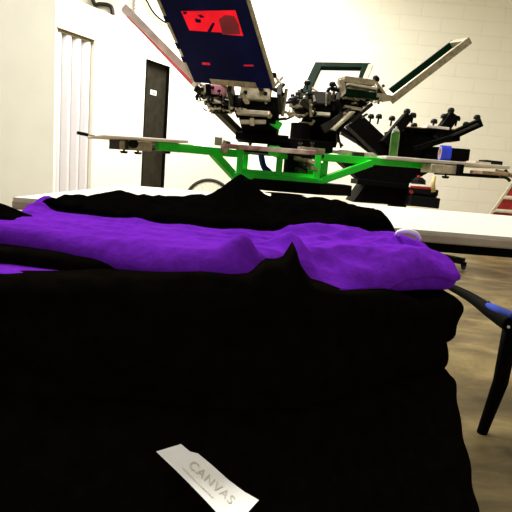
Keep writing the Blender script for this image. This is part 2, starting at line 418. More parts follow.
# right platen
qa, qb = P(373, 157.5, 2.95), P(492, 167, 3.16)
RP = MB().bar(qa, qb, .30, .018).build('platen', M['board'], pr, .004)
MB().bar(P(426, 168, 2.92), P(452, 170, 2.97), .10, .046).build('platen_clamp', M['bright_alu'], pr, .003)
MB().bar(P(452, 169.6, 2.95), P(456, 170, 2.96), .12, .06).build('clamp_jaw', M['black_metal'], pr)
mb = MB(); knob(mb, P(446, 173, 2.95), (0, 0, -1), .02, .03); mb.build('clamp_knob', M['black_plastic'], pr)
MB().bar(P(352, 157, 2.84), P(362, 157.6, 2.86), .05, .05).build('arm_joint', M['iron'], pr, .003)
MB().bar(P(340, 152, 2.85), P(374, 157, 2.92), .06, .025).build('platen_bracket', M['bright_alu'], pr, .003)
# front platen, seen end on, and the one behind it
fa, fb = P(268, 150, 2.15), P(272, 150, 2.62)
MB().bar(P(268, 149.2, 2.2), P(274, 149.7, 2.62), .40, .020).build('platen', M['inky'], pr, .004)
MB().bar(P(345, 152.5, 3.2), P(350, 153, 3.65), .34, .02).build('platen', M['board'], pr, .004)
MB().bar(P(300, 150, 2.5), P(322, 152, 2.55), .06, .03).build('platen_clamp', M['alu'], pr, .003)
for px in (228, 250, 300, 312): 
    MB().lathe(P(px, 146.5, 2.24), (0, 0, 1), [(0, .006), (.012, .006), (.0121, .01), (.018, .009)], 8).build('platen_bolt', M['iron'], pr)
# small mechanism under the centre
for i, (px, py, m_) in enumerate(((296, 158, 'alu'), (301, 164, 'iron'), (306, 160, 'bright_alu'), (297, 169, 'iron'), (309, 167, 'alu'))):
    MB().bar(P(px, py, 2.6), P(px + 7, py + 3, 2.64), .03, .018).build('index_lever', M[m_], pr, .002)

# --- print heads
def head(px, py, Y, ang, s=1.0, seed=1, block='alu', mass=True):
    """one print head: carrier block, plates, clamps, knobs, springs around a point; ang = outward direction"""
    rnd = random.Random(seed); c = P(px, py, Y); d = vdir(ang); e = Vector((-d.y, d.x, 0)); u = Vector((0, 0, 1))
    h = MB().bar(c - d * .05 * s - u * .02, c + d * .06 * s + u * .02, .20 * s, .06 * s).build('head_block', M['black_metal'], pr, .004)
    plate = MB().bar(c + d * .055 * s + u * .055 * s, c + d * .075 * s + u * .06 * s, .14 * s, .07 * s).build('head_plate', M[block], pr, .003)
    for k in (-1, 1):
        MB().lathe(c + d * .06 * s + e * .045 * k * s + u * .055 * s, d, [(0, .009), (.02, .009), (.022, .007)], 10).build('plate_bolt', M['black_plastic'], plate)
        MB().bar(c + e * .11 * k * s - d * .03 * s, c + e * .11 * k * s + d * .11 * s + u * .07 * s, .02 * s, .05 * s).build('side_bracket', M['iron'], pr, .002)
        MB().tube([c + e * .12 * k * s - u * .03, c + e * .13 * k * s + u * .09 * s + d * .02], .008).build('lift_spring', M[block], pr)
        mb = MB(); knob(mb, c + e * .13 * k * s + u * .03, (e * k + u * .3), .02 * s, .05 * s); mb.build('adjust_knob', M['black_plastic'], pr)
        mb = MB(); knob(mb, c + e * .07 * k * s + u * .1 * s + d * .06, (u + d * .4), .018 * s, .05 * s); mb.build('adjust_knob', M['black_plastic'], pr)
    MB().bar(c - u * .035 * s + d * .06, c - u * .03 * s + d * .1 * s, .15 * s, .018 * s).build('micro_plate', M['bright_alu'], pr, .002)
    for k in range(36):
        q = c + e * rnd.uniform(-.16, .16) * s + u * rnd.uniform(-.06, .1) * s + d * rnd.uniform(-.02, .12) * s
        v = Vector((rnd.uniform(-1, 1), rnd.uniform(-1, 1), rnd.uniform(-.6, .8))).normalized()
        if k % 3 == 0: MB().bar(q, q + v * rnd.uniform(.03, .06) * s, .02 * s, .01 * s).build('link_bar', M[rnd.choice(['alu', 'iron', 'bright_alu', 'bright_alu'])], pr)
        elif k % 3 == 1: MB().tube([q, q + v * rnd.uniform(.03, .07) * s], .006 * s, 8).build('adjust_screw', M[rnd.choice(['bright_alu', 'iron'])], pr)
        else:
            mb = MB(); knob(mb, q, v, .012 * s, .03 * s); mb.build('adjust_knob', M[rnd.choice(['black_plastic', 'alu'])], pr)
    return c

shaft_top = Vector((hub.x + .06, hub.y - .02, z1 + .10))
# upper hub: dark turret
mb = MB(); pts = [(shaft_top.x + math.cos(R(30 + 60 * k)) * .20, shaft_top.y + math.sin(R(30 + 60 * k)) * .17, z1 + .015) for k in range(6)]
mb.prism(pts, (0, 0, .055)).build('turret', M['black_metal'], pr, .004)
MB().box((P(262, 140, 2.75).x, 2.75, P(262, 139, 2.75).z), (.26, .3, .035)).build('turret_plate', M['black_metal'], pr, .003)
# cantilever arms: hub to head
for a_, b_, w_, h_ in ((P(262, 136, 2.75), P(258, 112, 2.48), .17, .085), (P(245, 138, 2.75), P(211, 104, 2.6), .05, .03),
                       (P(318, 136, 2.95), P(328, 108, 3.2), .20, .14), (P(330, 134, 2.95), P(366, 98, 3.02), .06, .045),
                       (P(322, 130, 2.9), P(352, 112, 2.9), .05, .05), (P(350, 122, 3.0), P(372, 104, 3.0), .04, .02)):
    MB().bar(a_, b_, w_, h_).build('head_arm', M['black_metal'] if w_ > .055 else M['iron'], pr, .004)
head(257, 108, 2.46, R(262), 1.0, 3)
head(214, 98, 2.56, R(215), .62, 5)
head(222, 107, 2.5, R(235), .45, 8)
head(318, 110, 2.95, R(262), .95, 11, block='iron')
head(345, 104, 2.98, R(300), .75, 15)
head(306, 112, 2.85, R(200), .6, 19)
head(368, 98, 3.0, R(10), .5, 21)
# coil springs stretched on the right hand side
mb = MB(); a_ = P(333, 130, 2.82); b_ = P(352, 112, 2.85); n_ = 90
pts = []
for k in range(n_):
    t = k / (n_ - 1); th_ = t * 2 * math.pi * 14; c_ = a_.lerp(b_, t); pts.append(c_ + Vector((math.cos(th_) * .014, math.sin(th_) * .014, 0)))
mb.tube(pts, .0035, 5).build('return_spring', M['bright_alu'], pr, smooth=True)
MB().tube([P(337, 140, 2.8), P(343, 146, 2.8)], .006).build('link_rod', M['iron'], pr)
MB().tube([P(338, 133, 2.8), P(341, 148, 2.8)], .005).build('link_rod', M['black_metal'], pr)
MB().bar(P(341, 133, 2.85), P(356, 142, 2.85), .03, .014).build('link_bar', M['iron'], pr)
# bracket planes of the right head (pale channel and green plate)
MB().bar(P(341, 80, 2.9), P(371, 84, 2.95), .10, .03).build('screen_clamp', M['alu'], pr, .003)
MB().bar(P(344, 85, 2.88), P(372, 90, 2.93), .11, .012).build('screen_clamp', M['bright_alu'], pr, .002)
MB().bar(P(345, 92, 2.86), P(378, 97, 2.9), .04, .035).build('clamp_channel', M['green_dark'], pr, .003)
MB().bar(P(341, 80, 2.88), P(343, 94, 2.88), .05, .03).build('screen_clamp', M['alu'], pr, .003)
MB().bar(P(340, 97, 2.86), P(349, 88, 2.86), .02, .012).build('link_bar', M['bright_alu'], pr)
MB().bar(P(372, 96, 2.92), P(390, 99, 2.96), .10, .022).build('screen_clamp', M['alu'], pr, .002)
MB().tube([P(376, 82, 2.9), P(388, 98, 2.92)], .007).build('link_rod', M['alu'], pr)
mb = MB(); knob(mb, P(371, 84, 2.92), P(378, 77, 2.92) - P(371, 84, 2.92), .02, .05); mb.build('adjust_knob', M['black_plastic'], pr)
# front lever handles
MB().tube([P(271, 88, 2.38), P(276, 90, 2.37), P(284, 95, 2.36)], .009).build('lever_handle', M['black_plastic'], pr)
MB().tube([P(274, 120, 2.55), P(286, 118.5, 2.55)], .007).build('lever_handle', M['black_plastic'], pr)
MB().bar(P(271, 121, 2.5), P(281, 127, 2.5), .03, .035).build('arm_cap', M['green'], pr, .004)
MB().tube([P(294, 98, 2.85), P(301, 106, 2.85)], .009).build('lever_handle', M['black_plastic'], pr)
MB().bar(P(289, 105.5, 2.85), P(301, 106.5, 2.85), .03, .016).build('link_bar', M['alu'], pr)
mb = MB(); p = P(309, 96, 2.85); mb.lathe(p, (0, 0, 1), [(-.03, .005), (0, .005), (.005, .02), (.012, .02), (.022, .006)], 14); mb.build('adjust_knob', M['black_plastic'], pr)
MB().tube([P(328, 90, 2.9), P(331, 88, 2.9), P(341, 91, 2.9)], .011).tube([P(328, 90, 2.9), P(327, 96, 2.9)], .009).build('lever_handle', M['black_plastic'], pr)
MB().bar(P(304, 103, 2.9), P(322, 103, 2.92), .03, .02).build('link_bar', M['alu'], pr)
MB().tube([P(296, 126, 2.85), P(300, 123, 2.85), P(312, 124, 2.85), P(314, 120, 2.85)], .009).build('link_rod', M['alu'], pr)
MB().tube([P(200, 92, 2.5), P(196, 98, 2.5)], .008).build('lever_handle', M['black_plastic'], pr)
# pink ink-marked tab at the left head
MB().bar(P(210, 89, 2.46), P(227, 90, 2.46), .03, .042).build('ink_stained_clamp', M['pink'], pr, .006)
MB().bar(P(206, 90, 2.44), P(211, 90, 2.44), .03, .05).build('screen_clamp', M['black_metal'], pr, .003)
MB().bar(P(240, 122, 2.42), P(266, 122, 2.42), .03, .018).build('micro_plate', M['bright_alu'], pr, .002)
# low shield behind and small items on the shelf
MB().bar(P(229, 183, 2.6), P(238, 184, 2.6), .03, .02).build('shelf_clip', M['bright_alu'], pr)

# --- the four raised screens (each lifts out of its clamps)
scr = P(236, 95, 2.35)
so = empty('printing_screen', scr, 'navy coated screen with a red window, raised over the front of the green press', 'screen', 'raised screens on the green press')
BL, BR, TL = P(194, 77.5, 2.42), P(276, 84.5, 2.31), P(140, -48, 2.07)
TR = BR + (TL - BL) * 1.0
q, slab, n = screen(so, BL, BR, TR, TL, .028, .014, M['alu'], M['alu'], M['navy'], panel=False)
# which face looks at the camera?
f_ = 1 if (CAM - BL).dot(n) > 0 else -1
def lay(u0_, u1_, v0_, v1_, k, name, m_):
    h0, h1 = (.003, .003 + .0009 * k) if f_ > 0 else (.001 - .0009 * k, .001)
    return slab(MB(), u0_, u1_, v0_, v1_, h0, h1).build(name, m_, so)
def lay0(u0_, u1_, v0_, v1_, k, name, m_):      # tape over the rails, on the printing side
    h0, h1 = (.028, .028 + .0012 * k) if f_ > 0 else (-.0012 * k, 0)
    return slab(MB(), u0_, u1_, v0_, v1_, h0, h1).build(name, m_, so)
for v in (.18, .30, .52): lay0(-.002, .06, v, v + .05, 1, 'tape', M['navy'])
lay0(.25, .80, -.01, .045, 2, 'end_strip', M['alu'])
HF = .028 if f_ > 0 else 0.0
def uv(px, py):        # where a sight line meets the printing side of the screen
    b0 = BL + n * HF
    d = Fw + Rt * ((px - 256) / F) + Up * ((256 - py) / F); t = (b0 - CAM).dot(n) / d.dot(n); p = CAM + d * t - b0
    ex = BR - BL; ey = TL - BL; a11, a12, a22 = ex.dot(ex), ex.dot(ey), ey.dot(ey); b1, b2 = p.dot(ex), p.dot(ey); D_ = a11 * a22 - a12 * a12
    return (b1 * a22 - b2 * a12) / D_, (b2 * a11 - b1 * a12) / D_
win = [uv(181, 11), uv(235.5, 10), uv(243.5, 36), uv(190, 31.5)]
def qh(u_, v_, h): return q(u_, v_, HF + (h if f_ > 0 else -h))
outer = [(.05, 1.0), (.985, 1.0), (.985, -.004), (.035, -.004)]
mbt = MB()
for i in range(4):
    j = (i + 1) % 4
    c4 = [outer[i], outer[j], win[j], win[i]]
    mbt.hexa([qh(u_, v_, 0) for u_, v_ in c4] + [qh(u_, v_, .0012) for u_, v_ in c4])
mbt.build('coated_mesh', M['navy'], so)
def patch(pts, k, name, m_):
    w_ = [uv(*p_) for p_ in pts]; h1 = .0012 + .0008 * k; h0 = .0001 if k == 1 else .0013
    return MB().prism([qh(u_, v_, h0) for u_, v_ in w_], n * (h1 - h0) * f_).build(name, m_, so)
MB().hexa([qh(u_, v_, .0002) for u_, v_ in win] + [qh(u_, v_, .0009) for u_, v_ in win]).build('red_window', M['red_glow'], so)
patch([(223, 36), (222, 32.5), (190, 30.4), (190, 32)], 2, 'tape', M['navy'])
patch([(219, 19), (225, 15), (234, 16), (239, 25), (240, 34), (223, 34)], 2, 'dark_red_block', M['darkred_mesh'])
patch([(183, 11.5), (187, 11.5), (187, 13.5), (184, 14)], 2, 'ink_spot', M['navy'])
patch([(195, 18), (201, 19.5), (201, 22.5), (196, 22)], 2, 'ink_spot', M['navy'])
patch([(198, 15), (201, 14.5), (205, 17), (201, 17.5)], 2, 'ink_spot', M['navy'])
patch([(213, 22), (215, 23.5), (211, 32), (207.5, 31)], 2, 'ink_spot', M['navy'])
patch([(202, 62), (210, 62.5), (210.5, 65), (202.5, 64.5)], 1, 'red_slot', M['red_mesh'])
patch([(243.5, 64.5), (253.5, 64.5), (254, 66.2), (244, 66)], 1, 'red_slot', M['red_mesh'])

so = empty('printing_screen', P(197, 90, 2.7), 'pale framed screen with pink mesh seen edge on, raised at the left of the press', 'screen', 'raised screens on the green press')
screen(so, P(198, 86, 2.55), P(195, 89, 2.98), P(122, 12, 2.72), P(121, 9, 2.28), .030, .03, M['rail_pink'], M['rail_pink'], M['red_mesh'], mright=M['red_mesh'])
so = empty('printing_screen', P(385, 97, 3.1), 'grey and green framed screen seen edge on, raised at the right of the press', 'screen', 'raised screens on the green press')
screen(so, P(389, 98, 2.95), P(384, 92, 3.4), P(452, 40, 3.66), P(469, 37, 3.2), .040, .04, M['alu'], M['alu'], M['green_dark'], mright=M['green_dark'], panel=False)
so = empty('printing_screen', P(330, 100, 3.3), 'dark green framed screen with white mesh, raised at the back of the press', 'screen', 'raised screens on the green press')
screen(so, P(297, 104, 3.3), P(360, 104, 3.3), P(370, 67, 3.62), P(315, 66, 3.62), .03, .055, M['green_dark'], M['green_dark'], M['mesh_white'])
MB().bar(P(363, 84, 3.3), P(371, 65, 3.5), .03, .012).build('support_stay', M['bright_alu'], so)

# --- things on the platens
zr = lambda px: None
def on_right(t): return qa.lerp(qb, t) + Vector((0, 0, .0095))
p = on_right(.155); p = p + Vector((0, .0, .001))
r = empty('squeeze_bottle', p, 'tall slim green bottle with clear top standing on the right platen', 'bottle')
MB().lathe(p, (0, 0, 1), [(0, .021), (.004, .024), (.125, .024), (.14, .021)], 20).build('bottle_body', M['bottle'], r, smooth=True)
MB().lathe(p + Vector((0, 0, .14)), (0, 0, 1), [(0, .021), (.012, .016), (.018, .007), (.028, .005)], 16).build('bottle_cap', M['clear'], r, smooth=True)
p = on_right(.575) + Vector((0, 0, .046))
r = empty('tape_roll', p - Vector((0, 0, .045)), 'roll of blue tape standing on edge on the right platen', 'tape roll')
ax = Vector((1, -.08, 0)).normalized()
def annulus(mb, c, ax, r0_, r1_, w_):
    a = ax.orthogonal().normalized(); b = ax.cross(a); N_ = 32; V = []
    for k in range(N_):
        t = 2 * math.pi * k / N_; d = a * math.cos(t) + b * math.sin(t)
        V.append([mb.bm.verts.new(c + d * rr + ax * ww) for rr, ww in ((r0_, -w_ / 2), (r1_, -w_ / 2), (r1_, w_ / 2), (r0_, w_ / 2))])
    for k in range(N_):
        for j in range(4): mb.bm.faces.new([V[k][j], V[(k + 1) % N_][j], V[(k + 1) % N_][(j + 1) % 4], V[k][(j + 1) % 4]])
    return mb
annulus(MB(), p, ax, .034, .045, .055).build('blue_tape', M['blue'], r)
annulus(MB(), p, ax, .030, .034, .056).build('cardboard_core', M['card'], r)
# squeegee, card box and pliers at the right end
p0 = P(476, 164.3, 3.1); p1 = P(500, 166.5, 3.14)
r = empty('scraper', p0, 'wooden handled scraper with dark blade at the right end of the platen', 'scraper')
MB().bar(P(471, 162.0, 3.08), P(486, 163.6, 3.1), .09, .012).build('blade', M['bright_alu'], r)
MB().bar(P(482, 161.8, 3.10), P(499, 163.5, 3.14), .06, .024).build('handle', M['black_plastic'], r, .003)
tag(MB().bar(P(476, 172, 2.93), P(502, 174, 2.99), .10, .018).build('wooden_paddle', M['wood'], None, .003), 'flat brown wooden paddle jutting below the right platen end', 'paddle')
r = empty('spring_clamp', P(505, 174, 3.0), 'worn metal clamp hanging off the far right end of the press', 'clamp')
MB().tube([P(496, 171, 3.0), P(504, 173, 3.0), P(513, 176, 3.02)], .012).build('jaw', M['alu'], r)
MB().tube([P(500, 176, 3.0), P(507, 178, 3.0), P(510, 181, 3.0)], .009).build('jaw', M['iron'], r)
MB().tube([P(505, 170, 3.0), P(508, 175, 3.0)], .010).build('handle', M['iron'], r)
# left tip: small black brush with yellow ferrule
r = empty('ink_knife', P(85, 134, 2.3), 'small black handled knife with yellow collar lying off the left platen tip', 'knife')
MB().bar(P(77, 132.6, 2.28), P(88, 135, 2.3), .03, .014).build('handle', M['black_plastic'], r, .003)
MB().bar(P(88, 135, 2.3), P(97, 136, 2.33), .015, .006).build('collar', M['yellow'], r)
# blue cloth showing through the green frame
pz = [P(261, 153, 3.02), P(262, 160, 3.02), P(264, 167, 3.02), P(268, 171, 3.02), P(270, 173, 3.02)]
tag(MB().tube(curve(pz, 4), [.018] * 17, 10).build('blue_hose', M['blue'], smooth=True), 'short blue hose hanging inside the green frame', 'hose')

# ================================================================ BLACK PRESS (behind, right)
Y2 = 5.6; c2 = P(400, 180, Y2)
bp = empty('screen_printing_press', (c2.x, Y2, 0), 'black screen printing press far behind the green one, on the right', 'printing press')
BM = M['black_metal']
def bbar(a, b, wd, ht, name='head_arm', m_=None, dy=0): return MB().bar(P(a[0], a[1], Y2 + dy), P(b[0], b[1], Y2 + dy), wd, ht).build(name, m_ or BM, bp, .004)
bbar((352, 120), (392, 158), .22, .17, 'print_head_arm', dy=-.1)
bbar((340, 128), (372, 152), .1, .05, 'print_head_arm', dy=.15)
bbar((384, 144), (408, 116), .16, .09, 'print_head_arm', dy=-.3)
bbar((398, 131), (452, 133), .5, .03, 'upper_tray', dy=0)
bbar((400, 139), (455, 138), .3, .08, 'turret', dy=.1)
bbar((437, 138), (453, 115), .14, .10, 'print_head_arm', dy=-.2)
bbar((446, 138), (479, 123), .16, .08, 'print_head_arm', dy=-.2)
bbar((415, 149), (450, 138), .12, .05, 'print_head_arm', dy=-.4)
bbar((420, 153), (462, 156), .40, .12, 'platen_shelf', dy=-.2)
MB().prism([P(x, y, Y2 - .2) for x, y in ((392, 130), (432, 138), (430, 165), (398, 168))], (0, .35, 0)).build('hub_box', BM, bp)
MB().prism([P(x, y, Y2 - .3) for x, y in ((335, 157), (440, 166), (398, 190), (368, 187))], (0, .3, 0)).build('carousel_body', BM, bp)
bbar((438, 173), (498, 177), .25, .03, 'platen_arm', dy=-.3)
MB().box((c2.x, Y2, P(400, 195, Y2).z - .02), (.16, .16, .5)).build('pedestal', BM, bp)
bbar((354, 181), (402, 186), .4, .05, 'lower_shelf', dy=-.3)
MB().prism([P(x, y, Y2 - .35) for x, y in ((366, 184), (436, 190), (438, 208), (353, 202))], (0, .5, 0)).build('base_cabinet', BM, bp)
zfl = P(372, 118, Y2)
for (px, py, dy) in ((370, 119, -.1), (378, 119, -.1), (391, 121, -.2), (406, 114, -.3), (412, 118, -.3), (413, 128, -.2), (433, 124, -.2), (443, 119, -.2), (450, 113, -.2), (456, 121, -.2), (465, 127, -.2), (476, 120, -.2)):
    mb = MB(); knob(mb, P(px, py, Y2 + dy) - Vector((0, 0, .05)), (.1, 0, 1), .032, .10); mb.build('adjust_knob', M['black_plastic'], bp)
bbar((448, 137), (477, 124.5), .1, .02, 'arm_plate', M['iron'], dy=-.28)
bbar((399, 128.5), (448, 131), .42, .012, 'tray_edge', M['wood'], dy=-.05)
tag(MB().bar(P(424, 127, Y2 - .2), P(446, 129.5, Y2 - .2), .2, .025).build('card_box', M['board'], None, .003), 'small pale flat box on top of the black press', 'box')
# floor legs with a caster
for sx in (-1, 1):
    for dy in (-1, 1):
        e = Vector((c2.x + sx * .62, Y2 + dy * .45, .09))
        lg = MB().bar((c2.x + sx * .08, Y2 + dy * .05, .12), e, .07, .06).build('leg', BM, bp, .003)
        MB().lathe(e + Vector((-.012, 0, -.055)), (1, 0, 0), [(0, .03), (.024, .03)], 16).build('caster_wheel', M['rubber'], lg)
        MB().box(e + Vector((0, 0, -.03)), (.036, .05, .05)).build('caster_fork', BM, lg)
MB().box((c2.x, Y2, .25), (.5, .4, .36)).build('base_box', BM, bp, .004)
MB().box((c2.x, Y2, P(400, 205, Y2).z - .12), (.12, .12, .5)).build('pedestal', BM, bp)

# red-topped black flash unit / tool on the base
r = empty('power_tool', P(421.5, 195, 5.1), 'black tool with red trim sitting beside the black press base', 'tool')
MB().bar(P(408.5, 190, 5.1), P(436.5, 193, 5.1), .12, .06).build('body', M['black_plastic'], r, .01)
MB().bar(P(411.5, 187, 5.09), P(433.5, 188.5, 5.09), .10, .025).build('red_trim', M['red'], r, .006)
MB().lathe(P(418.5, 182, 5.1), (0, 0, 1), [(-.02, .07), (.02, .065), (.045, .03)], 16).build('motor_cap', M['black_plastic'], r)
MB().lathe(P(411, 192, 5.02), (0, -1, 0), [(0, .018), (.02, .018)], 12).build('red_button', M['red'], r)
MB().lathe(P(418.5, 178.5, 5.1), (0, 0, 1), [(0, .02), (.03, .015)], 12).build('red_button', M['red'], r)
MB().bar(P(407.5, 200, 5.1), P(436.5, 203, 5.1), .2, .1).build('stand', M['black_plastic'], r, .01)
tag(MB().tube([P(433.5, 192, 5.0), P(433, 184, 5.0), P(434.5, 176, 5.0)], [.022, .02, .016], 10).build('spray_nozzle', M['yellow'], smooth=True), 'yellowed plastic tube upright beside the red trimmed tool', 'tube')

# ================================================================ RED STEPLADDER at the right edge
YL = 7.0
t_, b_ = P(514, 181, YL), P(490, 215, YL); d_ = b_ - t_
b2 = t_ + d_ * (t_.z / (t_.z - b_.z)); t2 = t_ - d_ * .7
r = empty('stepladder', (b2.x + .3, YL, 0), 'red stepladder with pale rails leaning at the right edge behind the table', 'ladder')
for dx in (0, .46): MB().bar(t2 + Vector((dx, 0, 0)), b2 + Vector((dx, 0, 0)), .035, .03, (0, 1, 0)).build('side_rail', M['bright_alu'], r, .004)
for k in range(7):
    v0, v1 = (k + .12) / 7, (k + .86) / 7
    p0, p1 = b2.lerp(t2, v0), b2.lerp(t2, v1)
    MB().hexa([p0 + Vector((.02, -.01, 0)), p0 + Vector((.44, -.01, 0)), p0 + Vector((.44, .02, 0)), p0 + Vector((.02, .02, 0)),
               p1 + Vector((.02, -.01, 0)), p1 + Vector((.44, -.01, 0)), p1 + Vector((.44, .02, 0)), p1 + Vector((.02, .02, 0))]).build('red_panel', M['red'], r, .003)
    p2 = b2.lerp(t2, (k + .93) / 7)
    MB().bar(p2 + Vector((.02, 0, 0)), p2 + Vector((.44, 0, 0)), .07, .02).build('tread', M['bright_alu'], r, .002)

# ================================================================ CHAIR at the right edge
cx0 = P(512, 322, 1.6).x; sz_ = .42
r = empty('folding_stool', (cx0 + .22, 1.85, 0), 'black framed folding stool with blue trim, cut off by the right edge', 'stool')
X0 = cx0 - .0
mb = MB()
prof = []
Ya, Yb = 1.50, 2.12
def cp(px, py, Y): return P(px, py, Y)
# seat side rail, sagging towards the front
e0, e1, e2, e3 = cp(449, 286, 2.12), cp(470, 297, 1.95), cp(490, 311, 1.78), cp(513, 326, 1.62)
MB().tube(curve([e0, e1, e2, e3], 6), [.014 + .016 * (k / 18) for k in range(19)], 10).build('seat_rail', M['black_metal'], r, smooth=True)
xs = e3.x
f0, f1, f2 = cp(487, 305, 1.80), cp(498, 311, 1.72), cp(516, 317.5, 1.62)
MB().tube(curve([f0, f1, f2], 6), [.006, .012, .014, .015, .016, .016, .016, .016, .016, .016, .016, .016, .016], 10).build('blue_piping', M['chairblue'], r, smooth=True)
zz = (e1.z + e2.z) / 2
xo = P(522, 300, 2.12).x
MB().hexa([e3 + Vector((.02, 0, -.02)), e3 + Vector((.44, 0, -.02)), Vector((e0.x + .45, e0.y, e0.z - .01)), Vector((xo, e0.y, e0.z - .01)),
           e3 + Vector((.02, 0, .01)), e3 + Vector((.44, 0, .01)), Vector((e0.x + .45, e0.y, e0.z + .01)), Vector((xo, e0.y, e0.z + .01))]).build('seat', M['black_plastic'], r, .006)
MB().tube([e3 + Vector((.0, .01, -.01)), Vector((e3.x + .0, e3.y + .02, .2)), Vector((e3.x - .02, e3.y + .05, 0))], [.026, .024, .017], 10).build('leg', BM, r, smooth=True)
MB().tube([e3 + Vector((.44, .01, -.01)), Vector((e3.x + .46, e3.y + .03, 0))], .016, 10).build('leg', BM, r, smooth=True)
MB().tube([e0 + Vector((.45, 0, 0)), Vector((e0.x + .46, e0.y + .05, 0))], .016, 10).build('leg', BM, r, smooth=True)
MB().tube([e3, e3 + Vector((.44, 0, 0))], .014, 10).build('front_rail', BM, r, smooth=True)
for px, py in ((488, 303.5), (484, 310.5)):
    MB().tube([P(px, py, 1.80), P(px + 1.5, py - 2, 1.80)], .005, 6).build('cable_tie', M['black_plastic'], r)
MB().lathe(P(508.5, 327, 1.60), (0, -1, 0), [(0, .005), (.004, .004)], 8).build('rivet', M['white'], r)

# ================================================================ THE HEAP OF SHIRTS
def smooth01(t): t = max(0, min(1, t)); return t * t * (3 - 2 * t)
def ray_top(px, py, z):
    d = Fw + Rt * ((px - 256) / F) + Up * ((256 - py) / F); t = (z - CAM.z) / d.z; return CAM + d * t
def cloth(name, x0, x1, y0, y1, z0, z1, m_, parent=None, N3=(110, 60, 14), k=5.0, amp=.006, side=.004, seed=0, top=None, warp=None, freq=6):
    mb = MB(); bm = mb.bm; cx, cy, cz = (x0 + x1) / 2, (y0 + y1) / 2, (z0 + z1) / 2; hx, hy, hz = (x1 - x0) / 2, (y1 - y0) / 2, (z1 - z0) / 2
    cache = {}
    nx, ny, nz = N3
    def V(i, j, l):
        key = (i, j, l)
        if key in cache: return cache[key]
        a, b, c = 2 * i / nx - 1, 2 * j / ny - 1, 2 * l / nz - 1
        # round in metric space: corner radius about the half thickness
        rr = min(hz, .018); ax_, ay_, az_ = a * hx, b * hy, c * hz
        ix, iy, iz = max(-hx + rr, min(hx - rr, ax_)), max(-hy + rr, min(hy - rr, ay_)), max(-hz + rr, min(hz - rr, az_))
        dv = Vector((ax_ - ix, ay_ - iy, az_ - iz))
        if dv.length > 1e-6:
            dm = max(abs(dv.x), abs(dv.y), abs(dv.z)); dv = dv.normalized() * dm
        p = Vector((cx + ix + dv.x, cy + iy + dv.y, cz + iz + dv.z))
        nrm = Vector((max(0, abs(ax_) - (hx - rr)) * (1 if a > 0 else -1), max(0, abs(ay_) - (hy - rr)) * (1 if b > 0 else -1), max(0, abs(az_) - (hz - rr)) * (1 if c > 0 else -1)))
        nrm = nrm.normalized() if nrm.length > 0 else Vector((0, 0, 1 if c > 0 else -1))
        tz = smooth01((p.z - cz) / hz + .5) if hz else 1
        # long stretched creases
        q = Vector((p.x * freq * .55 + seed, p.y * freq * 1.7, p.z * freq * 2.5 + seed))
        w_ = noise.noise(q) + .5 * noise.noise(q * 2.3 + Vector((3, 1, 7))) + .3 * (1 - abs(noise.noise(q * 3.7)) * 2)
        sidew = 1 - abs(nrm.z)
        if c > 0: p.z += amp * w_ * tz * (1 - .5 * sidew)
        q2 = Vector((p.x * 5 + seed * 2, p.y * 5, p.z * 38 + seed))
        p += Vector((nrm.x, nrm.y, 0)) * (side * (noise.noise(q2) * 1.4 + noise.noise(Vector((p.x * 14, p.y * 14, p.z * 20 + seed))) * .8))
        if warp: p = warp(p, tz)
        if top and tz > 0: p.z += top(p.x, p.y) * tz
        v = bm.verts.new(p); cache[key] = v; return v
    def quad(a, b, c, d):
        try: bm.faces.new([V(*a), V(*b), V(*c), V(*d)])
        except ValueError: pass
    for i in range(nx):
        for j in range(ny):
            for l in (0, nz): quad((i, j, l), (i + 1, j, l), (i + 1, j + 1, l), (i, j + 1, l))
        for l in range(nz):
            for j in (0, ny): quad((i, j, l), (i + 1, j, l), (i + 1, j, l + 1), (i, j, l + 1))
    for j in range(ny):
        for l in range(nz):
            for i in (0, nx): quad((i, j, l), (i, j + 1, l), (i, j + 1, l + 1), (i, j, l + 1))
    return mb.build(name, m_, parent, smooth=True)
def lin(tab, x):
    if x <= tab[0][0]: return tab[0][1]
    for (a_, za), (b_, zb_) in zip(tab, tab[1:]):
        if x <= b_: return za + (zb_ - za) * (x - a_) / (b_ - a_)
    return tab[-1][1]
def G(x, y, c, sx, sy, rot=0):
    dx, dy = x - c.x, y - c.y; a = dx * math.cos(rot) + dy * math.sin(rot); b = -dx * math.sin(rot) + dy * math.cos(rot)
    return math.exp(-(a / sx) ** 2 - (b / sy) ** 2)

# side table under the heap
st = empty('low_stool', (-.03, .68, 0), 'low black stool under the heap of shirts', 'stool')
MB().box((-.03, .67, .425), (.52, .32, .03)).build('stool_top', BM, st, .005)
for sx in (-1, 1):
    for sy in (-1, 1):
        MB().tube([(-.03 + sx * .23, .67 + sy * .13, .41), (-.03 + sx * .24, .67 + sy * .13, 0)], .014).build('leg', BM, st)

XL_ = -.315
def cut(x): return .135 * smooth01((x - .0) / .24)
def corner(p, y0=.46): p.y += cut(p.x) * smooth01((.86 - p.y) / .34); return p
layers = [(.440, .501, .258, .505), (.502, .561, .262, .505), (.562, .625, .260, .505), (.626, .690, .246, .505)]
lab = ['folded black shirt at the very bottom of the heap', 'folded black shirt second from the bottom of the heap', 'folded black shirt in the middle of the heap',
       'folded black shirt whose corner sticks out at the right of the heap']
for i, (a, b, xr_, yf) in enumerate(layers):
    def wp(p, tz, i=i):
        if i == 3:       # a hem corner that sticks out on the right
            g = math.exp(-((p.y - .54) / .05) ** 2) * smooth01((p.x - .14) / .08); p.x += .025 * g; p.z -= .006 * g
        return corner(p)
    tag(cloth('folded_shirt', XL_ - .01 * (i % 2), xr_, yf, .86, a, b, M['blackcloth'], seed=3.3 * i + 1, side=.006, warp=wp, N3=(80, 40, 10)), lab[i], 'shirt', 'folded black shirts in the heap')

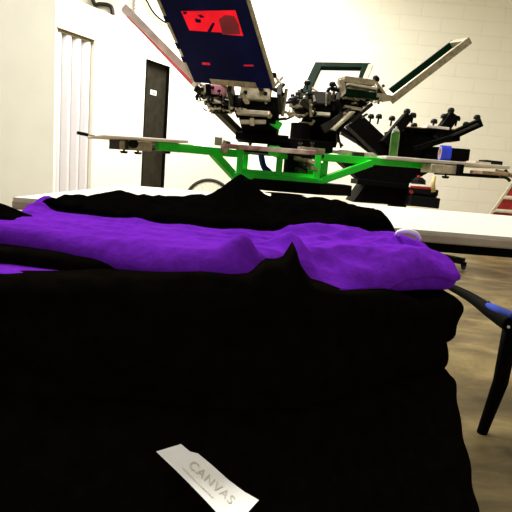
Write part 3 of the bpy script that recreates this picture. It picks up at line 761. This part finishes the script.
# lower purple shirt at the left, under an added black layer standing for fold shade
def back_left(p, d):
    p.y += d * smooth01((-.06 - p.x) / .22) * smooth01((.8 - p.y) / .2); return p
tag(cloth('folded_shirt', XL_, .03, .470, .84, .690, .7105, M['purple'], seed=8, amp=.003, side=.003,
          warp=lambda p, tz: back_left(Vector((p.x, p.y + (.02 * smooth01((p.x + .12) / .15) if p.y < .6 else 0), p.z)), .0)), 'lower purple shirt showing as a thin band at the left front', 'shirt')
tag(cloth('folded_shirt', XL_, .03, .484, .84, .708, .726, M['blackcloth'], seed=18, amp=.003, side=.003,
          warp=lambda p, tz: back_left(p, .025)), 'black cloth layer standing in for shade between the two purple shirts at the left', 'shirt')
# top purple shirt
pk1 = ray_top(243, 258, .742); pk2 = ray_top(292, 252, .742); lf = Vector((-.295, .73, 0))
def ptop(x, y):
    h = -.008 * smooth01((.66 - y) / .2)
    h -= .016 * smooth01((x + .02) / .2) * smooth01((.74 - y) / .2)
    h += .017 * G(x, y, pk1, .018, .018, .5) + .018 * G(x, y, pk2, .010, .022, .7)
    h += .014 * G(x, y, lf, .014, .06, .1)
    h -= .012 * smooth01((x - .17) / .08)
    la = lin([(pk1.x - .02, ray_top(236, 266, .735).y), (P(262, 262, .5).x, ray_top(262, 262, .735).y), (ray_top(340, 268, .73).x, ray_top(340, 268, .73).y), (.22, ray_top(440, 268, .73).y)], x)
    h -= .020 * smooth01((la - y) / .028) * smooth01((x - pk1.x + .03) / .04)
    h -= .012 * smooth01((x - .10) / .12) * smooth01((y - .66) / .1)
    q_ = Vector((x * 9 + 2 * y, y * 24 - 9 * x, 3.1))
    h += .0060 * (1 - 2 * abs(noise.noise(q_))) * smooth01((x - .0) / .10) * (.4 + .6 * smooth01((y - .5) / .1))
    h += .0035 * (1 - 2 * abs(noise.noise(Vector((x * 5, y * 30 + 4 * x, 7.7))))) 
    # long soft folds that run towards the right corner
    t = (y - .55) - .35 * (x - .05)
    h += .008 * math.sin(t * 55 + 3 * x) * smooth01((x + .02) / .12) * (1 - smooth01((y - .74) / .08))
    h -= .007 * G(x, y, Vector((.05, .52, 0)), .06, .014, .55)
    return h
def pwarp(p, tz):
    return back_left(corner(p), .085)
pur = tag(cloth('folded_shirt', XL_ - .005, .246, .468, .86, .700, .748, M['purple'], seed=2.2, amp=.008, side=.004, top=ptop, warp=pwarp, N3=(190, 120, 12), freq=6),
          'bright purple shirt spread across the top of the heap', 'shirt')
# white neck tape at its far right corner
mb = MB(); c = ray_top(408, 233, .747); pts = []
tp = P(408, 236, c.y)
for k in range(13):
    t = math.pi * k / 12; pts.append(P(408 - 11 * math.cos(t), 235 - 6 * math.sin(t) + 4 * (k / 12), .70 - .02 * math.sin(t)))
mb.tube(pts, .0032, 8)
mb.build('neck_tape', M['label'], pur, smooth=True)['label'] = 'white neck tape'

# black shirt along the back
ridge = [(40, 206), (55, 203), (66, 197), (90, 199), (108, 197), (130, 201), (205, 200), (222, 191), (232, 183), (240, 180), (250, 184), (258, 195), (264, 201), (300, 202), (340, 205), (378, 216), (392, 226)]
rz_ = [(P(px, py, .84).x, P(px, py, .84).z) for px, py in ridge]
def btop(x, y):
    wr = .004 * (1 - 2 * abs(noise.noise(Vector((x * 30, y * 18, 2.2)))))
    e_ = max(0, lin(rz_, x) - .755)
    return -.004 + (e_ - .004) * smooth01((y - .70) / .12) + .005 * noise.noise(Vector((x * 22, y * 14, 1))) * smooth01((y - .66) / .05) + wr
xlb = P(54, 205, .76).x; xrb = P(387, 212, .86).x
edge_ = [(-.33, .70), (-.25, .665), (-.1, .645), (.0, .66), (.08, .70), (.2, .78)]
def bwarp(p, tz):
    f = smooth01((.93 - p.y) / .26); p.y += (lin(edge_, p.x) - .645) * f; return p
tag(cloth('crumpled_shirt', xlb, xrb, .645, .935, .728, .764, M['backcloth'], seed=5, amp=.005, side=.006, top=btop, warp=bwarp, N3=(140, 50, 8)), 'black shirt bunched along the back of the heap', 'shirt')
# black shirt lump at the far left
c = P(0, 222, .62); xe = P(31, 226, .62).x
tag(cloth('crumpled_shirt', c.x - .02, xe, .578, .635, .736, .750, M['backcloth'], seed=9, amp=.003, side=.004,
          top=lambda x, y: .012 * smooth01((xe - x) / .05), N3=(40, 24, 8)), 'small black shirt fold at the far left of the heap', 'shirt')
# black shirt draped over the front
fr = [(0, 276), (60, 276), (120, 274), (200, 272), (233, 275), (250, 275), (258, 269), (266, 264), (276, 265), (284, 262), (289, 254), (293, 246), (297, 254), (301, 270), (312, 286), (342, 293), (386, 290), (410, 297), (419, 303), (441, 297), (452, 292)]  # rise in the middle: black cloth in place of a shaded purple valley
fz = []
for px, py in fr:
    Yk = .47
    for _ in range(6): Yk = .47 + cut(P(px, py, Yk).x)
    p = P(px, py, Yk); fz.append((p.x, p.z))
def ftop(x, y): return lin(fz, x) - .700
fro = tag(cloth('draped_shirt', XL_, .240, .444, .51, .600, .700, M['blackcloth'], seed=12, amp=.003, side=.007, top=ftop, warp=lambda p, tz: corner(p), N3=(140, 16, 40)), 'large black shirt draped over the front of the heap', 'shirt')
def slope(p, tz):
    p.y -= .105 * smooth01((.612 - p.z) / .15) * smooth01((.6 - p.y) / .1); return corner(p)
fr2 = tag(cloth('draped_shirt', XL_ + .01, .250, .432, .502, .44, .606, M['blackcloth'], seed=17, amp=.003, side=.004, warp=slope, N3=(110, 14, 36)), 'black shirt hanging low at the front, behind the white label', 'shirt')

# white printed label
Yl = .405
outl = [(156, 452), (181, 444), (190, 452), (198, 453.5), (228, 480), (246, 494), (259, 500), (247, 514), (232, 532), (214, 512), (190, 485)]
mb = MB()
def LY(px, py): return .413 - .080 * ((py - 444) / 80) + .0012 * math.sin(px * .12)
def lp(px, py, off=0): 
    return P(px, py, LY(px, py) - off)
# strip made of cross sections so that it can curl
topc = [(181, 444), (190, 451.5), (198, 453.5), (212, 465), (228, 479.5), (244, 491.5), (259, 500)]
botc = [(156, 451.5), (166, 461), (176, 470.5), (190, 484.5), (205, 500), (219, 515), (232, 530)]
nn = 4; rows = []
for (a, b) in zip(topc, botc):
    rows.append([(a[0] + (b[0] - a[0]) * j / nn, a[1] + (b[1] - a[1]) * j / nn) for j in range(nn + 1)])
F_ = [[mb.bm.verts.new(lp(*q_)) for q_ in row] for row in rows]
B_ = [[mb.bm.verts.new(lp(*q_, off=-.0008)) for q_ in row] for row in rows]
nr = len(rows)
for i in range(nr - 1):
    for j in range(nn):
        mb.bm.faces.new([F_[i][j], F_[i + 1][j], F_[i + 1][j + 1], F_[i][j + 1]]); mb.bm.faces.new([B_[i][j], B_[i][j + 1], B_[i + 1][j + 1], B_[i + 1][j]])
    mb.bm.faces.new([F_[i][0], B_[i][0], B_[i + 1][0], F_[i + 1][0]]); mb.bm.faces.new([F_[i][nn], F_[i + 1][nn], B_[i + 1][nn], B_[i][nn]])
for i in (0, nr - 1):
    for j in range(nn): mb.bm.faces.new([F_[i][j], F_[i][j + 1], B_[i][j + 1], B_[i][j]])
lb = tag(mb.build('shirt_label', M['label'], smooth=False), 'white cloth label printed CANVAS lying on the black shirt front', 'label')
def text(txt, a, b, hpx, name, m_):
    """flat letters on the label from pixel a (start of baseline) to b (end)"""
    cu = bpy.data.curves.new('lettering', 'FONT'); cu.body = txt; cu.size = 1; cu.space_character = 1.15
    to = bpy.data.objects.new('lettering_source', cu); COL.objects.link(to)
    me = bpy.data.meshes.new_from_object(to); bpy.data.objects.remove(to); bpy.data.curves.remove(cu)
    xs = [v.co.x for v in me.vertices]; ys = [v.co.y for v in me.vertices]; x0, x1, y0, y1 = min(xs), max(xs), min(ys), max(ys)
    a, b = Vector(a), Vector(b); dr = (b - a); pn = Vector((dr.y, -dr.x)).normalized()
    o0 = org(lb)
    for v in me.vertices:
        t = (v.co.x - x0) / (x1 - x0); h = (v.co.y - y0) / (y1 - y0)
        q_ = a + dr * t + pn * hpx * h; v.co = lp(q_.x, q_.y, off=.0009) - o0
    me.materials.clear(); me.materials.append(m_)
    o = bpy.data.objects.new(name, me); COL.objects.link(o); o.parent = lb; return o
text('CANVAS', (188, 466), (230, 504), 8.5, 'label_lettering', M['ink'])
mb = MB(); rn = random.Random(4); t = 0.0; sa, sb = Vector((182, 468)), Vector((214, 499)); sd_ = (sb - sa).normalized(); sn_ = Vector((sd_.y, -sd_.x))
while t < 42:
    ln = rn.uniform(1.0, 3.2); a_ = sa + sd_ * t; b_ = sa + sd_ * (t + ln); mb.hexa([lp(*a_, off=.0009), lp(*b_, off=.0009), lp(*(b_ + sn_ * 1.6), off=.0009), lp(*(a_ + sn_ * 1.6), off=.0009),
        lp(*a_, off=.0012), lp(*b_, off=.0012), lp(*(b_ + sn_ * 1.6), off=.0012), lp(*(a_ + sn_ * 1.6), off=.0012)]); t += ln + .8
mb.build('faint_small_print', mat('pale_print', (.85, .82, .73), .8, var=.02), lb)
